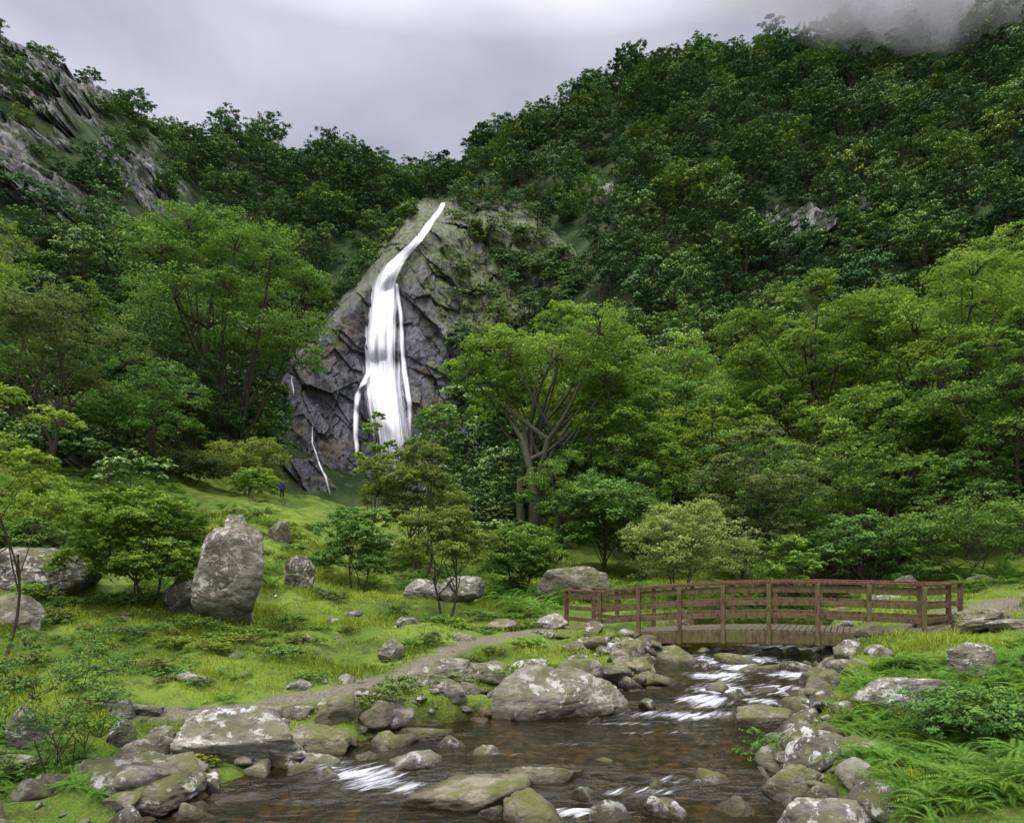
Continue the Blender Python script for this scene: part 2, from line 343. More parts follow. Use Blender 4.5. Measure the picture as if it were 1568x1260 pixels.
def tree_mesh(name,seed,H,R,lmat,wmat,base=.3,nl=10,ncl=30,nlf=40,ls=.2,lean=(0,0),stems=1,tr=.25,lobe=(.32,.48),k=6,rcf=.34,zf=.72):
    r=RS(seed);L=[];C=np.array([lean[0],lean[1],H*(base+(1-base)*.5)]);hz=H*(1-base)*.5
    fork=np.array([lean[0]*.35,lean[1]*.35,max(.15*H,H*base*.75)])
    lob=[]
    for i in range(nl):
        ph=i*2.39996+r.rand()*.8;cz=-.6+1.55*(i+.5)/nl+r.normal()*.1;cz=min(max(cz,-.7),.97);sr=math.sqrt(1-cz*cz)
        q=.5+.38*r.rand();lr=R*r.uniform(*lobe)
        c=C+np.array([math.cos(ph)*sr*R*q,math.sin(ph)*sr*R*q,cz*(hz-lr*.55)*.95])
        c[2]=max(c[2],lr*zf*.6)
        lob.append((c,lr))
    lob.append((C+np.array([0,0,hz*.2]),R*.4))
    starts=[]
    for s in range(stems):
        a=s*2*math.pi/max(stems,1)+r.rand();o=np.array([math.cos(a),math.sin(a),0])*(0 if stems==1 else tr*1.2)
        top=fork+(np.array([math.cos(a),math.sin(a),.0])*R*.28*(0 if stems==1 else 1))+np.array([0,0,hz*.4 if stems>1 else 0])
        w=np.linspace(0,1,7)[:,None]
        P=o*(1-w)+top*w+np.array([r.normal()*.04*H,r.normal()*.04*H,0])*np.sin(w*math.pi)+np.array([0,0,-.3])*(1-w)
        rs=tr*(1 if stems==1 else .62)
        L.append((P,rs*(1.35-.75*w[:,0]**.6),k+2));starts.append(P)
        if stems==1:
            w=np.linspace(0,1,6)[:,None];Q=top*(1-w)+(C+np.array([0,0,hz*.5]))*w+r.normal(size=3)*.03*H*np.sin(w*math.pi)
            L.append((Q,rs*.62*(1-.85*w[:,0]),k));trunk2=Q
    Cs=[];Ns=[];Ti=[]
    for c,lr in lob:
        P0=starts[r.randint(len(starts))]
        s0=P0[r.randint(4,7)] if (stems>1 or r.rand()<.4) else trunk2[r.randint(0,4)]
        w=np.linspace(0,1,8)[:,None];mid=(s0+c)/2+np.array([0,0,.04*H*r.normal()])+r.normal(size=3)*.1*R
        B=(1-w)**2*s0+2*w*(1-w)*mid+w**2*c+np.sin(w*9+r.rand()*6)*r.normal(size=3)*.015*R*np.sin(w*math.pi)
        L.append((B,tr*.3*(1-.78*w[:,0]),k))
        dv=nrm(r.normal(size=(ncl,3)));dv[:,2]=np.where(dv[:,2]<-.35,-dv[:,2],dv[:,2])
        rad=lr*(.62+.5*r.rand(ncl)**.7)
        cc=c+dv*rad[:,None]*np.array([1,1,zf])
        for q in range(0,ncl,3):
            w=np.linspace(0,1,4)[:,None];B=c*(1-w)+cc[q]*w+r.normal(size=3)*.08*lr*np.sin(w*math.pi)
            L.append((B,tr*.09*(1-.8*w[:,0])+.004,3))
        rcs=lr*rcf*r.uniform(.6,1.15,ncl)
        nn=np.maximum((nlf*(rcs/(lr*rcf))**1.6*(.6+.8*r.rand(ncl))).astype(int),2)
        idx=np.repeat(np.arange(ncl),nn);n=len(idx)
        off=r.normal(size=(n,3))*.44;off[:,2]*=.36
        off[:,2]-=.3*(off[:,0]**2+off[:,1]**2)
        Cs.append(cc[idx]+off*rcs[idx][:,None]*1.02)
        Ns.append(nrm(dv[idx]*.5+np.array([0,0,.7])+r.normal(size=(n,3))*.4))
        ct=.16+.5*r.rand(ncl)+.38*dv[:,2]  # random clump tint, plus painted light: lobe tops brighter, undersides darker
        Ti.append(np.clip(ct[idx]+r.normal(size=n)*.13+.9*off[:,2],0,1))  # shade painted into the leaf colour: leaves low in a clump go darker
    Cs=np.concatenate(Cs);Ns=np.concatenate(Ns);Ti=np.concatenate(Ti)
    lv,lf=leaf_quads(Cs,Ns,ls,r)
    wv,wf=tubes(L)
    V=np.concatenate([wv,lv]);F=np.concatenate([wf,lf+len(wv)])
    mi=np.concatenate([np.zeros(len(wf)),np.ones(len(lf))])
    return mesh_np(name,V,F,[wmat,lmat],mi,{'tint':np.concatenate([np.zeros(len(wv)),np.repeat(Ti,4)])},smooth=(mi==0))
bark=wood_mat('bark',(.04,.032,.024),(.11,.09,.07))
bark_pale=wood_mat('bark_mossy',(.06,.06,.035),(.16,.15,.11))
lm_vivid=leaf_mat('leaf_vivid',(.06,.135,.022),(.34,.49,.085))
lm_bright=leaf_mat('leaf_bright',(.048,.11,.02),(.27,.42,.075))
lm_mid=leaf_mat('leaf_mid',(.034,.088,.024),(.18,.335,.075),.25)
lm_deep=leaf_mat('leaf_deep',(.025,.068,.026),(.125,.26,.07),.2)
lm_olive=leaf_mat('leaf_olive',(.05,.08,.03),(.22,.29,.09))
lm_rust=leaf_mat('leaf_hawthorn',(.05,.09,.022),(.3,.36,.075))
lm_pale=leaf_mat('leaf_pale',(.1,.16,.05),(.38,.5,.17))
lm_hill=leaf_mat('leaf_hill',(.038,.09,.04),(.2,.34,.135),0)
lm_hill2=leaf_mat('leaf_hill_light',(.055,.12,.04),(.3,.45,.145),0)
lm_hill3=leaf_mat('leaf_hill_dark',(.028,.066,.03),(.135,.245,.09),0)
hp=[]
for i in range(8):
    H=[8,9,7.5,8.5,6.5,9,7,8][i];R=[3.4,3.3,3.5,3.8,2.8,2.9,3.3,3.6][i]
    hp.append(tree_mesh('hill_tree_mesh',100+i,H,R,[lm_hill,lm_hill2,lm_hill3][i%3],bark,base=.14,nl=[9,12,8,11,7,13,9,10][i],ncl=13,nlf=40,ls=.28,tr=.15,k=3,lobe=(.3,.48)))
mp=[]
for i in range(4):
    mp.append(tree_mesh('wood_tree_mesh',140+i,[10,11,9,12][i],[4.2,4.5,4.,4.6][i],[lm_mid,lm_mid,lm_deep,lm_bright][i],bark,base=.12,nl=14,ncl=24,nlf=36,ls=.2,tr=.2,k=4,lobe=(.25,.42)))
def rejected(u,v,top=22,f=.38):
    for (a,b,w,h) in OUT:
        if abs(u-a)<w*f+4 and b-h*.45<v<b+h*.5+top: return True
    return False
forest=empty('hillside_forest',(40,120,60))
fl=Vector(forest.location)
r=RS(5);cnt=0;y=44.
pts=[]
while y<205:
    sp=3.8+.007*y;x=-.9*y-5
    while x<.9*y+5:
        pts.append((x+r.uniform(-1.7,1.7),y+r.uniform(-1.7,1.7)));x+=sp
    y+=sp
pts=np.array(pts);pz=T(pts[:,0],pts[:,1]);cn=cnoise(pts[:,0],pts[:,1],pz)
for (x,y),z,cc_ in zip(pts,pz,cn):
    t=x/y;u=t*F0+784;s=(z-CH)/y;v=850-s*F0
    if u<-160 or u>1730: continue
    if 415<u<900 and s<cliff_top_s(t)-.01 and y>85: continue
    if 425<u<700 and y<=92: continue
    if 250<u<440 and y<64: continue
    if u>800 and y<53: continue
    if 400<=u<=470 and y<98: continue
    if u<=425 and y<50 and r.rand()<.5: continue
    if u<320 and rejected(u,v,40,.5): continue
    if rejected(u,v) and r.rand()<.85: continue
    if u<330 and v<560 and cc_>.12 and r.rand()<.85: continue
    keep=1.;sc=1.
    if u<300 and v<420: keep=.85;sc=.7
    if u<170 and v<200: keep=.45;sc=.55
    if 660<u<720: sc=.8
    if r.rand()>keep: continue
    o=bpy.data.objects.new('forest_tree',hp[r.randint(8)])
    q=sc*r.uniform(.55,1.3);o.scale=(q*r.uniform(.85,1.15),q*r.uniform(.85,1.15),q*r.uniform(.85,1.2))
    o.location=Vector((x,y,z-.2))-fl;o.rotation_euler=(r.normal()*.07,r.normal()*.07,r.rand()*6.28);link(o,forest);cnt+=1
bp=[tree_mesh('scrub_mesh',170+i,2.6,2.0,[lm_hill2,lm_hill][i%2],bark,base=.0,nl=7,ncl=12,nlf=16,ls=.26,tr=.05,k=3) for i in range(3)]
scr=empty('hillside_scrub',(40,110,50));sl=Vector(scr.location);r=RS(44)
def ledge(u,s):
    t=brg(u);y=104.
    for _ in range(8): y=.6*y+.4*(float(cliff_full(np.array([t]),np.array([CH+s*y]),np.array([(s-.04)/max(float(cliff_top_s(t))-.04,.01)]))[0]))
    return t*y,y,CH+s*y
for i in range(430):
    u=r.uniform(690,985);v=r.uniform(290,640)
    if cliff_top_s(brg(u))<elv(v): continue
    if u<770 and v<520 and r.rand()<.5: continue
    x,y,z=ledge(u,elv(v))
    big=r.rand()<(.15 if u<780 else .5)
    o=bpy.data.objects.new('ledge_tree' if big else 'scrub',hp[r.randint(8)] if big else bp[r.randint(3)]);q=r.uniform(.3,.7) if big else r.uniform(.3,.95);o.scale=(q,q,q)
    o.location=Vector((x,y-.2,z-.3))-sl;o.rotation_euler=(.25,0,r.rand()*.6);link(o,scr)
for i in range(80):
    u=r.uniform(430,780);v=float(np.interp(u,ct_u,ct_v))+r.uniform(-2,16)
    if 640<u<700: continue
    x,y,z=ledge(u,elv(v))
    o=bpy.data.objects.new('scrub',bp[r.randint(3)]);q=r.uniform(.4,1.2);o.scale=(q,q,q);o.location=Vector((x,y+.3,z-.3))-sl;o.rotation_euler=(.2,0,r.rand()*6);link(o,scr)
r=RS(6);yq=r.uniform(38,185,2600);xq=r.uniform(-.9,.9,2600)*yq;zq=T(xq,yq);cq=cnoise(xq,yq,zq)
for x,y,z,cc_ in zip(xq,yq,zq,cq):
    t=x/y;u=t*F0+784;s=(z-CH)/y;v=850-s*F0
    if u<-150 or u>1700 or (415<u<900 and y>85 and s<cliff_top_s(t)+.0) or (230<u<480 and y<75) or (415<u<700 and y<92) or (u>800 and y<50): continue
    if (rejected(u,v,8) or (u<330 and v<560 and cc_>.12)) and r.rand()<.62: continue
    o=bpy.data.objects.new('scrub',bp[r.randint(3)]);q=r.uniform(.5,1.2);o.scale=(q,q,q*r.uniform(.7,1.2))
    o.location=Vector((x,y-.8,z-.1))-sl;o.rotation_euler=(0,0,r.rand()*6.28);link(o,scr)
wd=empty('valley_woodland',(20,40,3));wlc=Vector(wd.location);r=RS(8)
for y in np.arange(33,60,4.8):
    for x in np.arange(-1.0*y,1.0*y,5.0):
        xx=x+r.uniform(-1.6,1.6);y2=y+r.uniform(-1.6,1.6);u=xx/y2*F0+784
        if -200<u<250 and y2>40: q=.75
        elif 830<u<1720: q=.7+.35*min(1,(y2-33)/20.)
        else: continue
        if u>800 and y2<36 and u<1150: q=.5
        if u<250 and rejected(u,850-(T1(xx,y2)-CH)/y2*F0,50): continue
        o=bpy.data.objects.new('woodland_tree',mp[r.randint(4)]);q*=r.uniform(.8,1.15);o.scale=(q,q,q*r.uniform(.85,1.1))
        o.location=Vector((xx,y2,T1(xx,y2)-.2))-wlc;o.rotation_euler=(0,0,r.rand()*6.28);link(o,wd)
def hero(name,u,d,vtop,wpx,seed,lm,bk=bark,sunk=.15,**k):
    x=brg(u)*d;z=T1(x,d)-sunk;H=CH+elv(vtop)*d-z;R=wpx/F0*d*.5
    o=bpy.data.objects.new(name,tree_mesh(name,seed,H,R,lm,bk,**k));o.location=(x,d,z);link(o);return o
hero('oak_tree',335,60,328,360,11,lm_mid,base=.24,nl=24,ncl=36,nlf=62,ls=.24,tr=.5,lobe=(.2,.34))
hero('oak_tree',70,37,440,240,12,lm_olive,base=.3,nl=15,ncl=34,nlf=44,ls=.14,tr=.2,stems=2,lobe=(.22,.4))
hero('oak_tree',235,54,500,190,41,lm_deep,base=.1,nl=14,ncl=30,nlf=40,ls=.2,tr=.25,lobe=(.25,.4))
hero('oak_tree',392,68,545,120,42,lm_deep,base=.1,nl=12,ncl=26,nlf=36,ls=.24,tr=.2,lobe=(.25,.4))
hero('birch_tree',300,57,590,120,43,lm_deep,base=.05,nl=11,ncl=24,nlf=36,ls=.2,tr=.12)
hero('birch_tree',160,44,590,150,44,lm_mid,base=.1,nl=12,ncl=26,nlf=36,ls=.17,tr=.14)
hero('ash_tree',820,41,480,320,13,lm_vivid,base=.46,nl=22,ncl=36,nlf=56,ls=.18,tr=.5,stems=4,lean=(1.2,0),bk=bark_pale,lobe=(.2,.32))
hero('ash_tree',960,40,545,200,14,lm_vivid,base=.25,nl=15,ncl=32,nlf=48,ls=.17,tr=.25,stems=2,bk=bark_pale,lobe=(.22,.36))
hero('hawthorn_tree',640,29,672,180,15,lm_rust,base=.2,nl=16,ncl=34,nlf=54,ls=.11,tr=.11,stems=3,lobe=(.22,.38))
hero('rowan_tree',572,33,625,80,16,lm_vivid,base=.3,nl=9,ncl=16,nlf=22,ls=.14,tr=.07,lobe=(.22,.36))
hero('rowan_tree',662,34,605,90,17,lm_bright,base=.3,nl=9,ncl=20,nlf=26,ls=.14,tr=.08)
hero('hawthorn_tree',680,21,772,150,18,lm_rust,base=.3,nl=14,ncl=30,nlf=56,ls=.07,tr=.065,stems=2,lobe=(.22,.4))
hero('hawthorn_bush',545,24,770,135,19,lm_mid,base=.0,nl=15,ncl=30,nlf=54,ls=.08,tr=.05,stems=3,lobe=(.28,.42))
hero('hawthorn_bush',795,27,800,130,20,lm_bright,base=.0,nl=15,ncl=30,nlf=48,ls=.1,tr=.06,stems=3)
hero('sycamore_tree',1240,46,425,300,21,lm_bright,base=.18,nl=22,ncl=36,nlf=58,ls=.19,tr=.38,lobe=(.2,.34))
hero('sycamore_tree',1440,43,400,330,22,lm_bright,base=.18,nl=24,ncl=38,nlf=58,ls=.18,tr=.4,lobe=(.2,.34))
hero('sycamore_tree',1560,33,470,300,23,lm_mid,base=.15,nl=22,ncl=38,nlf=52,ls=.15,tr=.3,lobe=(.2,.34))
hero('beech_tree',1370,37,570,240,24,lm_bright,base=.1,nl=18,ncl=36,nlf=50,ls=.16,tr=.22,lobe=(.22,.36))
hero('willow_tree',1160,31,650,200,25,lm_olive,base=.1,nl=16,ncl=32,nlf=50,ls=.12,tr=.11,stems=3,bk=bark_pale,lobe=(.22,.38))
hero('willow_bush',1045,26,765,180,26,lm_pale,base=.0,nl=16,ncl=34,nlf=50,ls=.09,tr=.05,stems=4)
hero('beech_tree',925,33,725,170,27,lm_mid,base=.0,nl=16,ncl=34,nlf=46,ls=.15,tr=.13)
hero('hazel_bush',1200,27,815,110,28,lm_vivid,base=.0,nl=11,ncl=24,nlf=38,ls=.1,tr=.04,stems=3)
hero('hazel_bush',1330,29,780,180,29,lm_mid,base=.0,nl=13,ncl=28,nlf=44,ls=.12,tr=.05,stems=3)
hero('hazel_bush',1480,27,760,220,30,lm_mid,base=.0,nl=14,ncl=28,nlf=46,ls=.11,tr=.05,stems=3)
hero('hawthorn_bush',212,17.5,738,200,31,lm_bright,base=.0,nl=20,ncl=38,nlf=60,ls=.08,tr=.05,stems=4,lobe=(.3,.42))
hero('hazel_tree',-10,12.5,560,230,32,lm_vivid,base=.3,nl=12,ncl=22,nlf=30,ls=.08,tr=.05,stems=2,lobe=(.2,.36))
hero('rose_shrub',95,8.6,945,250,33,lm_mid,base=.1,nl=14,ncl=20,nlf=22,ls=.04,tr=.018,stems=5,lobe=(.25,.4))
hero('hawthorn_bush',375,50,665,130,34,lm_rust,base=.0,nl=12,ncl=26,nlf=38,ls=.16,tr=.07,stems=3)
hero('hawthorn_bush',290,46,690,130,35,lm_olive,base=.0,nl=12,ncl=26,nlf=38,ls=.15,tr=.07,stems=3)
hero('gorse_bush',388,46,712,80,36,lm_vivid,base=.0,nl=9,ncl=24,nlf=30,ls=.14,tr=.04,stems=3)
hero('gorse_bush',95,24,750,200,37,lm_bright,base=.0,nl=13,ncl=28,nlf=44,ls=.09,tr=.04,stems=3)
hero('gorse_bush',30,19,790,150,40,lm_mid,base=.0,nl=12,ncl=26,nlf=44,ls=.08,tr=.04,stems=3)
hero('bramble_bush',1500,8.6,1050,210,38,lm_mid,base=.0,nl=15,ncl=28,nlf=30,ls=.05,tr=.02,stems=5)
hero('bramble_bush',1175,9.6,1110,100,39,lm_mid,base=.05,nl=8,ncl=12,nlf=12,ls=.045,tr=.012,stems=4)
hb=[tree_mesh('herb_mesh',190+i,.34,.42,[lm_bright,lm_olive,lm_rust,lm_mid][i],bark,base=.0,nl=8,ncl=12,nlf=16,ls=.045,tr=.008,k=3,lobe=(.3,.5)) for i in range(4)]
he=empty('bank_herbs',(-4,15,.8));hl_=Vector(he.location);r=RS(91);c_=0
while c_<300:
    y=8.6+30*r.rand()**1.3;u=r.uniform(-60,850);x=brg(u)*y
    if chan(x,y)>.1 or pdist(np.array([x]),np.array([y]),path_pts)[0]<.6: continue
    if fbm(np.array([x*.6+9]),np.array([y*.6]),o=3)[0]<.08 and r.rand()<.8: continue
    o=bpy.data.objects.new('herb',hb[r.randint(4)]);q=r.uniform(.35,1.)*(.7+y*.03);o.scale=(q,q,q*r.uniform(.6,1.1));o.location=Vector((x,y,T1(x,y)-.04))-hl_;o.rotation_euler=(0,0,r.rand()*6.28);link(o,he);c_+=1
# ------------------------------------------------------------------ rocks
bm=bmesh.new();ico={}
for s in (3,4,6):
    bm.clear();bmesh.ops.create_icosphere(bm,subdivisions=s,radius=1)
    bm.verts.ensure_lookup_table()
    ico[s]=(np.array([v.co[:] for v in bm.verts]),np.array([[v.index for v in f.verts] for f in bm.faces]))
bm.free()
def rockV(seed,sub,dim,pl=13,p=26,na=.05,rot=0,tilt=0):
    r=RS(seed);D,Fc=ico[sub];N=nrm(r.normal(size=(pl,3)));dd=r.uniform(.55,1.,pl)
    q=np.maximum(D@N.T,0)/dd;rad=(np.sum(q**p,1)+(1/1.15)**p)**(-1/p)
    V=D*rad[:,None];o=r.rand(3)*50
    nn=fbm(V[:,0]*2.+o[0],V[:,1]*2.+o[1],V[:,2]*2.+o[2],o=6)
    rg=1-np.abs(fbm(V[:,0]*3.+o[1],V[:,1]*3.+o[2],V[:,2]*5.+o[0],o=4))*2.2
    V=V*(1+na*2.2*nn-na*1.2*np.clip(rg-.55,0,1))[:,None]
    V/=np.abs(V).max(0)
    ca,sa=math.cos(tilt),math.sin(tilt)
    V=V*np.array(dim)*.5
    V=np.stack([V[:,0]*ca-V[:,2]*sa,V[:,1],V[:,0]*sa+V[:,2]*ca],1)
    ca,sa=math.cos(rot),math.sin(rot)
    return np.stack([V[:,0]*ca-V[:,1]*sa,V[:,0]*sa+V[:,1]*ca,V[:,2]],1),Fc
rm1=rock_mat('boulder_lichen',(.12,.108,.085),(.28,.255,.205),.75,.45)
rm2=rock_mat('boulder_moss',(.14,.125,.085),(.27,.245,.17),.42,.85)
rm3=rock_mat('boulder_dark',(.065,.058,.045),(.16,.145,.115),.7,.6)
k=0
def boulder(u,vt,w,d,m=rm1,dep=.8,tilt=0,rot=0,name='boulder',pl=18):
    global k;k+=1
    x=brg(u)*d;W=w/F0*d;zt=CH+elv(vt)*d
    zb=min(T1(x,d),T1(x-W*.4,d),T1(x+W*.4,d),T1(x,d-W*.4*dep))-.15
    zb=min(zb,zt-.5*W)
    H=max(zt-zb,.12)
    V,Fc=rockV(500+k,6,(W*1.16,W*dep,H*1.05),rot=rot,tilt=tilt,pl=pl,na=.075)
    o=bpy.data.objects.new(name,mesh_np(name,V,Fc,[m]));o.location=(x,d,(zt+zb)/2);link(o)
for a in [(840,1022,215,12.2,rm1,.6,.15),(665,1010,115,13,rm1),(757,1012,82,13.4,rm1),(815,1008,60,13.8,rm1),(572,1050,82,11.6,rm3),(622,1065,42,11.6,rm1),
 (360,1082,205,9.7,rm1,.7,-.12),(415,1098,85,10.4,rm1),(485,1112,95,10,rm2),(200,1160,200,8.4,rm3,.8),(132,1148,55,9.2,rm1),(50,1225,95,7.9,rm3),(130,1238,70,7.7,rm1),(310,1228,60,7.9,rm2),
 (632,1138,108,9.5,rm1),(712,1172,190,8.6,rm2,.7,.05),(838,1170,120,9,rm2,.8),(825,1218,145,7.8,rm2),(640,1102,100,10.9,rm2),(742,1143,68,9.8,rm2),(590,1122,60,10.2,rm2),(540,1120,40,10.3,rm3),
 (1088,1180,80,8.9,rm2),(1120,1220,75,8.1,rm2),(1165,1070,135,11.5,rm2,.6),(1330,1126,125,9.0,rm2,.8),(1212,1160,125,8.6,rm2,.8),(1372,1030,135,10.5,rm1,.8,.1),(1298,1062,70,11.2,rm2),(1280,1106,75,10,rm2),
 (1490,984,75,11.2,rm1),(1445,1052,50,10,rm1),(1270,1218,170,7.4,rm1,.8),(1420,1228,120,7.2,rm1),(1540,1228,110,7.2,rm1),
 (348,803,106,17,rm1,.9,-.22,0,'boulder',34),(295,878,86,17.6,rm3),(85,838,180,18,rm3,.6),(22,912,86,14,rm1),(40,1070,60,9.5,rm3),  # dark rock right after the leaning boulder stands in for a shaded cavity
 (705,883,85,23,rm1),(888,853,115,25,rm2,.7),(845,935,62,19.5,rm1),(600,978,38,15,rm1),(770,945,50,19,rm2),(185,1062,44,10.4,rm1),(182,1100,50,9.7,rm3),(485,1068,40,11.6,rm1),(520,1088,42,11,rm1),(295,1028,50,12,rm1),(648,880,50,23,rm1),
 (366,785,36,27,rm1),(460,850,44,22,rm3),(430,785,34,30,rm2),(620,945,36,18,rm1),(710,968,40,17,rm1),
 (965,1000,85,15.2,rm3,.8),(918,1030,50,14.8,rm3),(1035,988,75,16.8,rm2),(1140,1000,90,16.2,rm2,.7),(1075,1010,50,15.5,rm3),(1215,1012,60,15.3,rm3),(1000,1050,60,13.6,rm3),(955,1068,70,13,rm3),(1250,1030,60,14,rm3),(1290,1000,60,15.5,rm3),
 (1350,905,70,24,rm1),(1300,925,60,22,rm2),(1420,915,60,21,rm1),(1390,880,40,27,rm1),(1502,878,34,25,rm1),(1500,925,90,15.5,rm2),(1550,940,60,14.5,rm1),(1430,935,60,17,rm2),
 (1230,1085,60,11,rm3),(1060,1184,60,9.2,rm3),(940,1170,74,9.4,rm3),(1000,1190,64,8.8,rm2),(500,1174,66,9,rm3),(430,1144,66,9.4,rm3),(300,1175,44,9,rm3),(1020,1220,66,8,rm3),(930,1234,76,7.8,rm3),(900,1203,50,8.5,rm3),(760,1230,50,7.9,rm3),
 (1110,1042,46,14.2,rm3),(1190,1040,44,14,rm3),(1000,1085,46,12.6,rm3),(870,1085,50,12,rm3),(905,1098,44,11.6,rm3),(560,1150,50,9.6,rm3),(690,1128,46,10.2,rm3),(250,1110,60,9.6,rm3),(90,1180,70,8.5,rm1),(20,1150,70,8.9,rm3),(225,1072,50,10.6,rm1),(455,1040,40,12.2,rm1)]:
    boulder(*a)
def stones(name,P,S,mat,seed):
    r=RS(seed);Vs=[];Fs=[];o=0
    for (x,y,z),s in zip(P,S):
        V,Fc=rockV(r.randint(9999),4 if s>.28 else 3,(s*r.uniform(.9,1.5),s*r.uniform(.7,1.1),s*r.uniform(.5,.9)),pl=r.randint(9,18),p=r.choice([14,22,34]),rot=r.rand()*6,tilt=r.normal()*.25,na=.06)
        Vs.append(V+np.array([x,y,z]));Fs.append(Fc+o);o+=len(V)
    link(bpy.data.objects.new(name,mesh_np(name,np.concatenate(Vs),np.concatenate(Fs),[mat])))
r=RS(3);B3=[([],[]),([],[]),([],[])]
for i in range(1150):
    y=7.0+11.5*r.rand()**.9;side=r.rand()
    L_,R2=np.interp(y,cy_,cL),np.interp(y,cy_,cR)
    if side<.42: x=L_+r.normal()*.65-.2
    elif side<.72: x=R2+abs(r.normal())*.55-.4
    else: x=r.uniform(L_,R2)
    s=.07+.62*r.rand()**3.2
    if side<.42 and y<10 and s<.25 and r.rand()<.35: continue
    if side>=.72:
        if 9.6<y<11.8: s*=.5
        elif y>12 and r.rand()<.6: continue
    z=T1(x,y)+s*.12
    if side>=.72 and y>12: z=max(z,float(wl(y))-.06)
    q=B3[[0,1,1,2,0][i%5]];q[0].append((x,y,z));q[1].append(s)
for q,mt,nm,sd in zip(B3,(rm2,rm3,rm1),('river_stones','river_stones_dark','river_stones_lichen'),(1,2,3)): stones(nm,q[0],q[1],mt,sd)
P=[];S=[]
for i in range(420):
    y=9.5+24*r.rand()**1.2;u=r.uniform(60,800);x=brg(u)*y
    if chan(x,y)>.1: continue
    if fbm(np.array([x*.3]),np.array([y*.3]),o=2)[0]<.08 and r.rand()<.88: continue
    s=.06+.45*r.rand()**3;P.append((x,y,T1(x,y)-s*.02));S.append(s)
stones('bank_stones',P,S,rm1,5)
P=[];S=[]
for j in range(4):
    for i in range(14):
        w=i/13.;x=.6+w*2.9;y=18.2-w*1.6+j*.08;P.append((x+r.normal()*.04,y,-.05+j*.17-.05*w));S.append(r.uniform(.22,.36))
stones('stone_abutment',P,S,rm3,7)
P=[(8.6+r.rand()*2,15.6+r.rand()*.9,.1+.12*(i%5)) for i in range(34)]
stones('stone_abutment',P,[r.uniform(.25,.45) for _ in P],rm2,8)
# ------------------------------------------------------------------ water
nr,nc=460,330
yw=np.linspace(3,26,nr);Yw,A=np.meshgrid(yw,np.linspace(0,1,nc),indexing='ij')
l=np.interp(Yw,cy_,cL)-.8;rr_=np.interp(Yw,cy_,cR)+.8;Xw=l+(rr_-l)*A
fo=np.zeros_like(Xw)
for (x,y,sx,sy,a) in [(-1.9,9.0,.5,.35,.9),(-1.4,8.7,.4,.22,.7),(-2.4,9.3,.35,.3,.7),(3.0,11.9,1.0,.2,.8),(3.6,12.6,.6,.45,.85),(4.1,13.4,.6,.55,.9),(4.4,14.6,.7,.6,.85),(5.2,13.4,.7,.5,.75),(6.1,14.8,.7,.6,.8),(.8,8.0,.6,.18,.7),(2.0,11.5,.9,.12,.45),(5.3,16.5,1.4,.8,.8),(1.6,8.6,.6,.15,.5),(6.5,18,1.5,1,.7),(4.6,12.5,.5,.3,.8),(5.2,15.6,.6,.5,.85),(-.2,9.8,.9,.1,.35),(1.2,10.3,1.2,.1,.33),(2.4,10.9,1.2,.12,.38),(2.2,8.9,.6,.15,.45),(.2,8.9,.7,.1,.4)]:
    fo=np.maximum(fo,a*np.exp(-((Xw-x)/sx)**2-((Yw-y)/sy)**2))
turb=.012+.06*fo
Zw=wl(Yw)+turb*fbm(Xw*3.,Yw*3.,o=3)+.01*fbm(Xw*1.1,Yw*1.8,o=2)
m=NT('stream_water');p=m.pos()
pr_=m.scale(p,(1,1,1),(0,0,-.6))
f1=m.noise(m.scale(pr_,(1.6,10,3)),1.,5,.6,.25);f2=m.noise(m.scale(pr_,(5,30,3)),1.,4,.6)
fa=m.attr('foam')
ff=m.mr(m.ma('ADD',fa,m.ma('ADD',m.ma('MULTIPLY',m.ma('SUBTRACT',f1,.5),1.9),m.ma('MULTIPLY',m.ma('SUBTRACT',f2,.5),.9))),.32,1.2)
ff=m.ma('MULTIPLY',ff,m.mr(fa,.05,.4))
nb=m.bump(m.ma('ADD',m.noise(m.scale(p,(1.8,5,2)),1.2,5,.55,.5),m.ma('MULTIPLY',m.noise(p,9,3),.1)),.4,.12)
gl=m.n('ShaderNodeBsdfGlossy',{'Color':(.9,.95,.8),'Roughness':.1,'Normal':nb}).outputs[0]
tp=m.n('ShaderNodeBsdfTransparent',{'Color':(.72,.61,.38)}).outputs[0]
df=m.bsdf((.03,.027,.01),.4,.3,nb)
un=m.n('ShaderNodeMixShader',{0:.22,1:tp,2:df}).outputs[0]
fr=m.n('ShaderNodeFresnel',{'IOR':1.33,'Normal':nb}).outputs[0]
w=m.n('ShaderNodeMixShader',{0:fr,1:un,2:gl}).outputs[0]
fd=m.bsdf((.72,.75,.79),.6,.2)
wm=m.fin(m.n('ShaderNodeMixShader',{0:ff,1:w,2:fd}).outputs[0])
link(bpy.data.objects.new('stream_water',mesh_np('stream_water',np.stack([Xw.ravel(),Yw.ravel(),Zw.ravel()],1),grid_faces(nr,nc),[wm],attrs={'foam':fo.ravel()})))
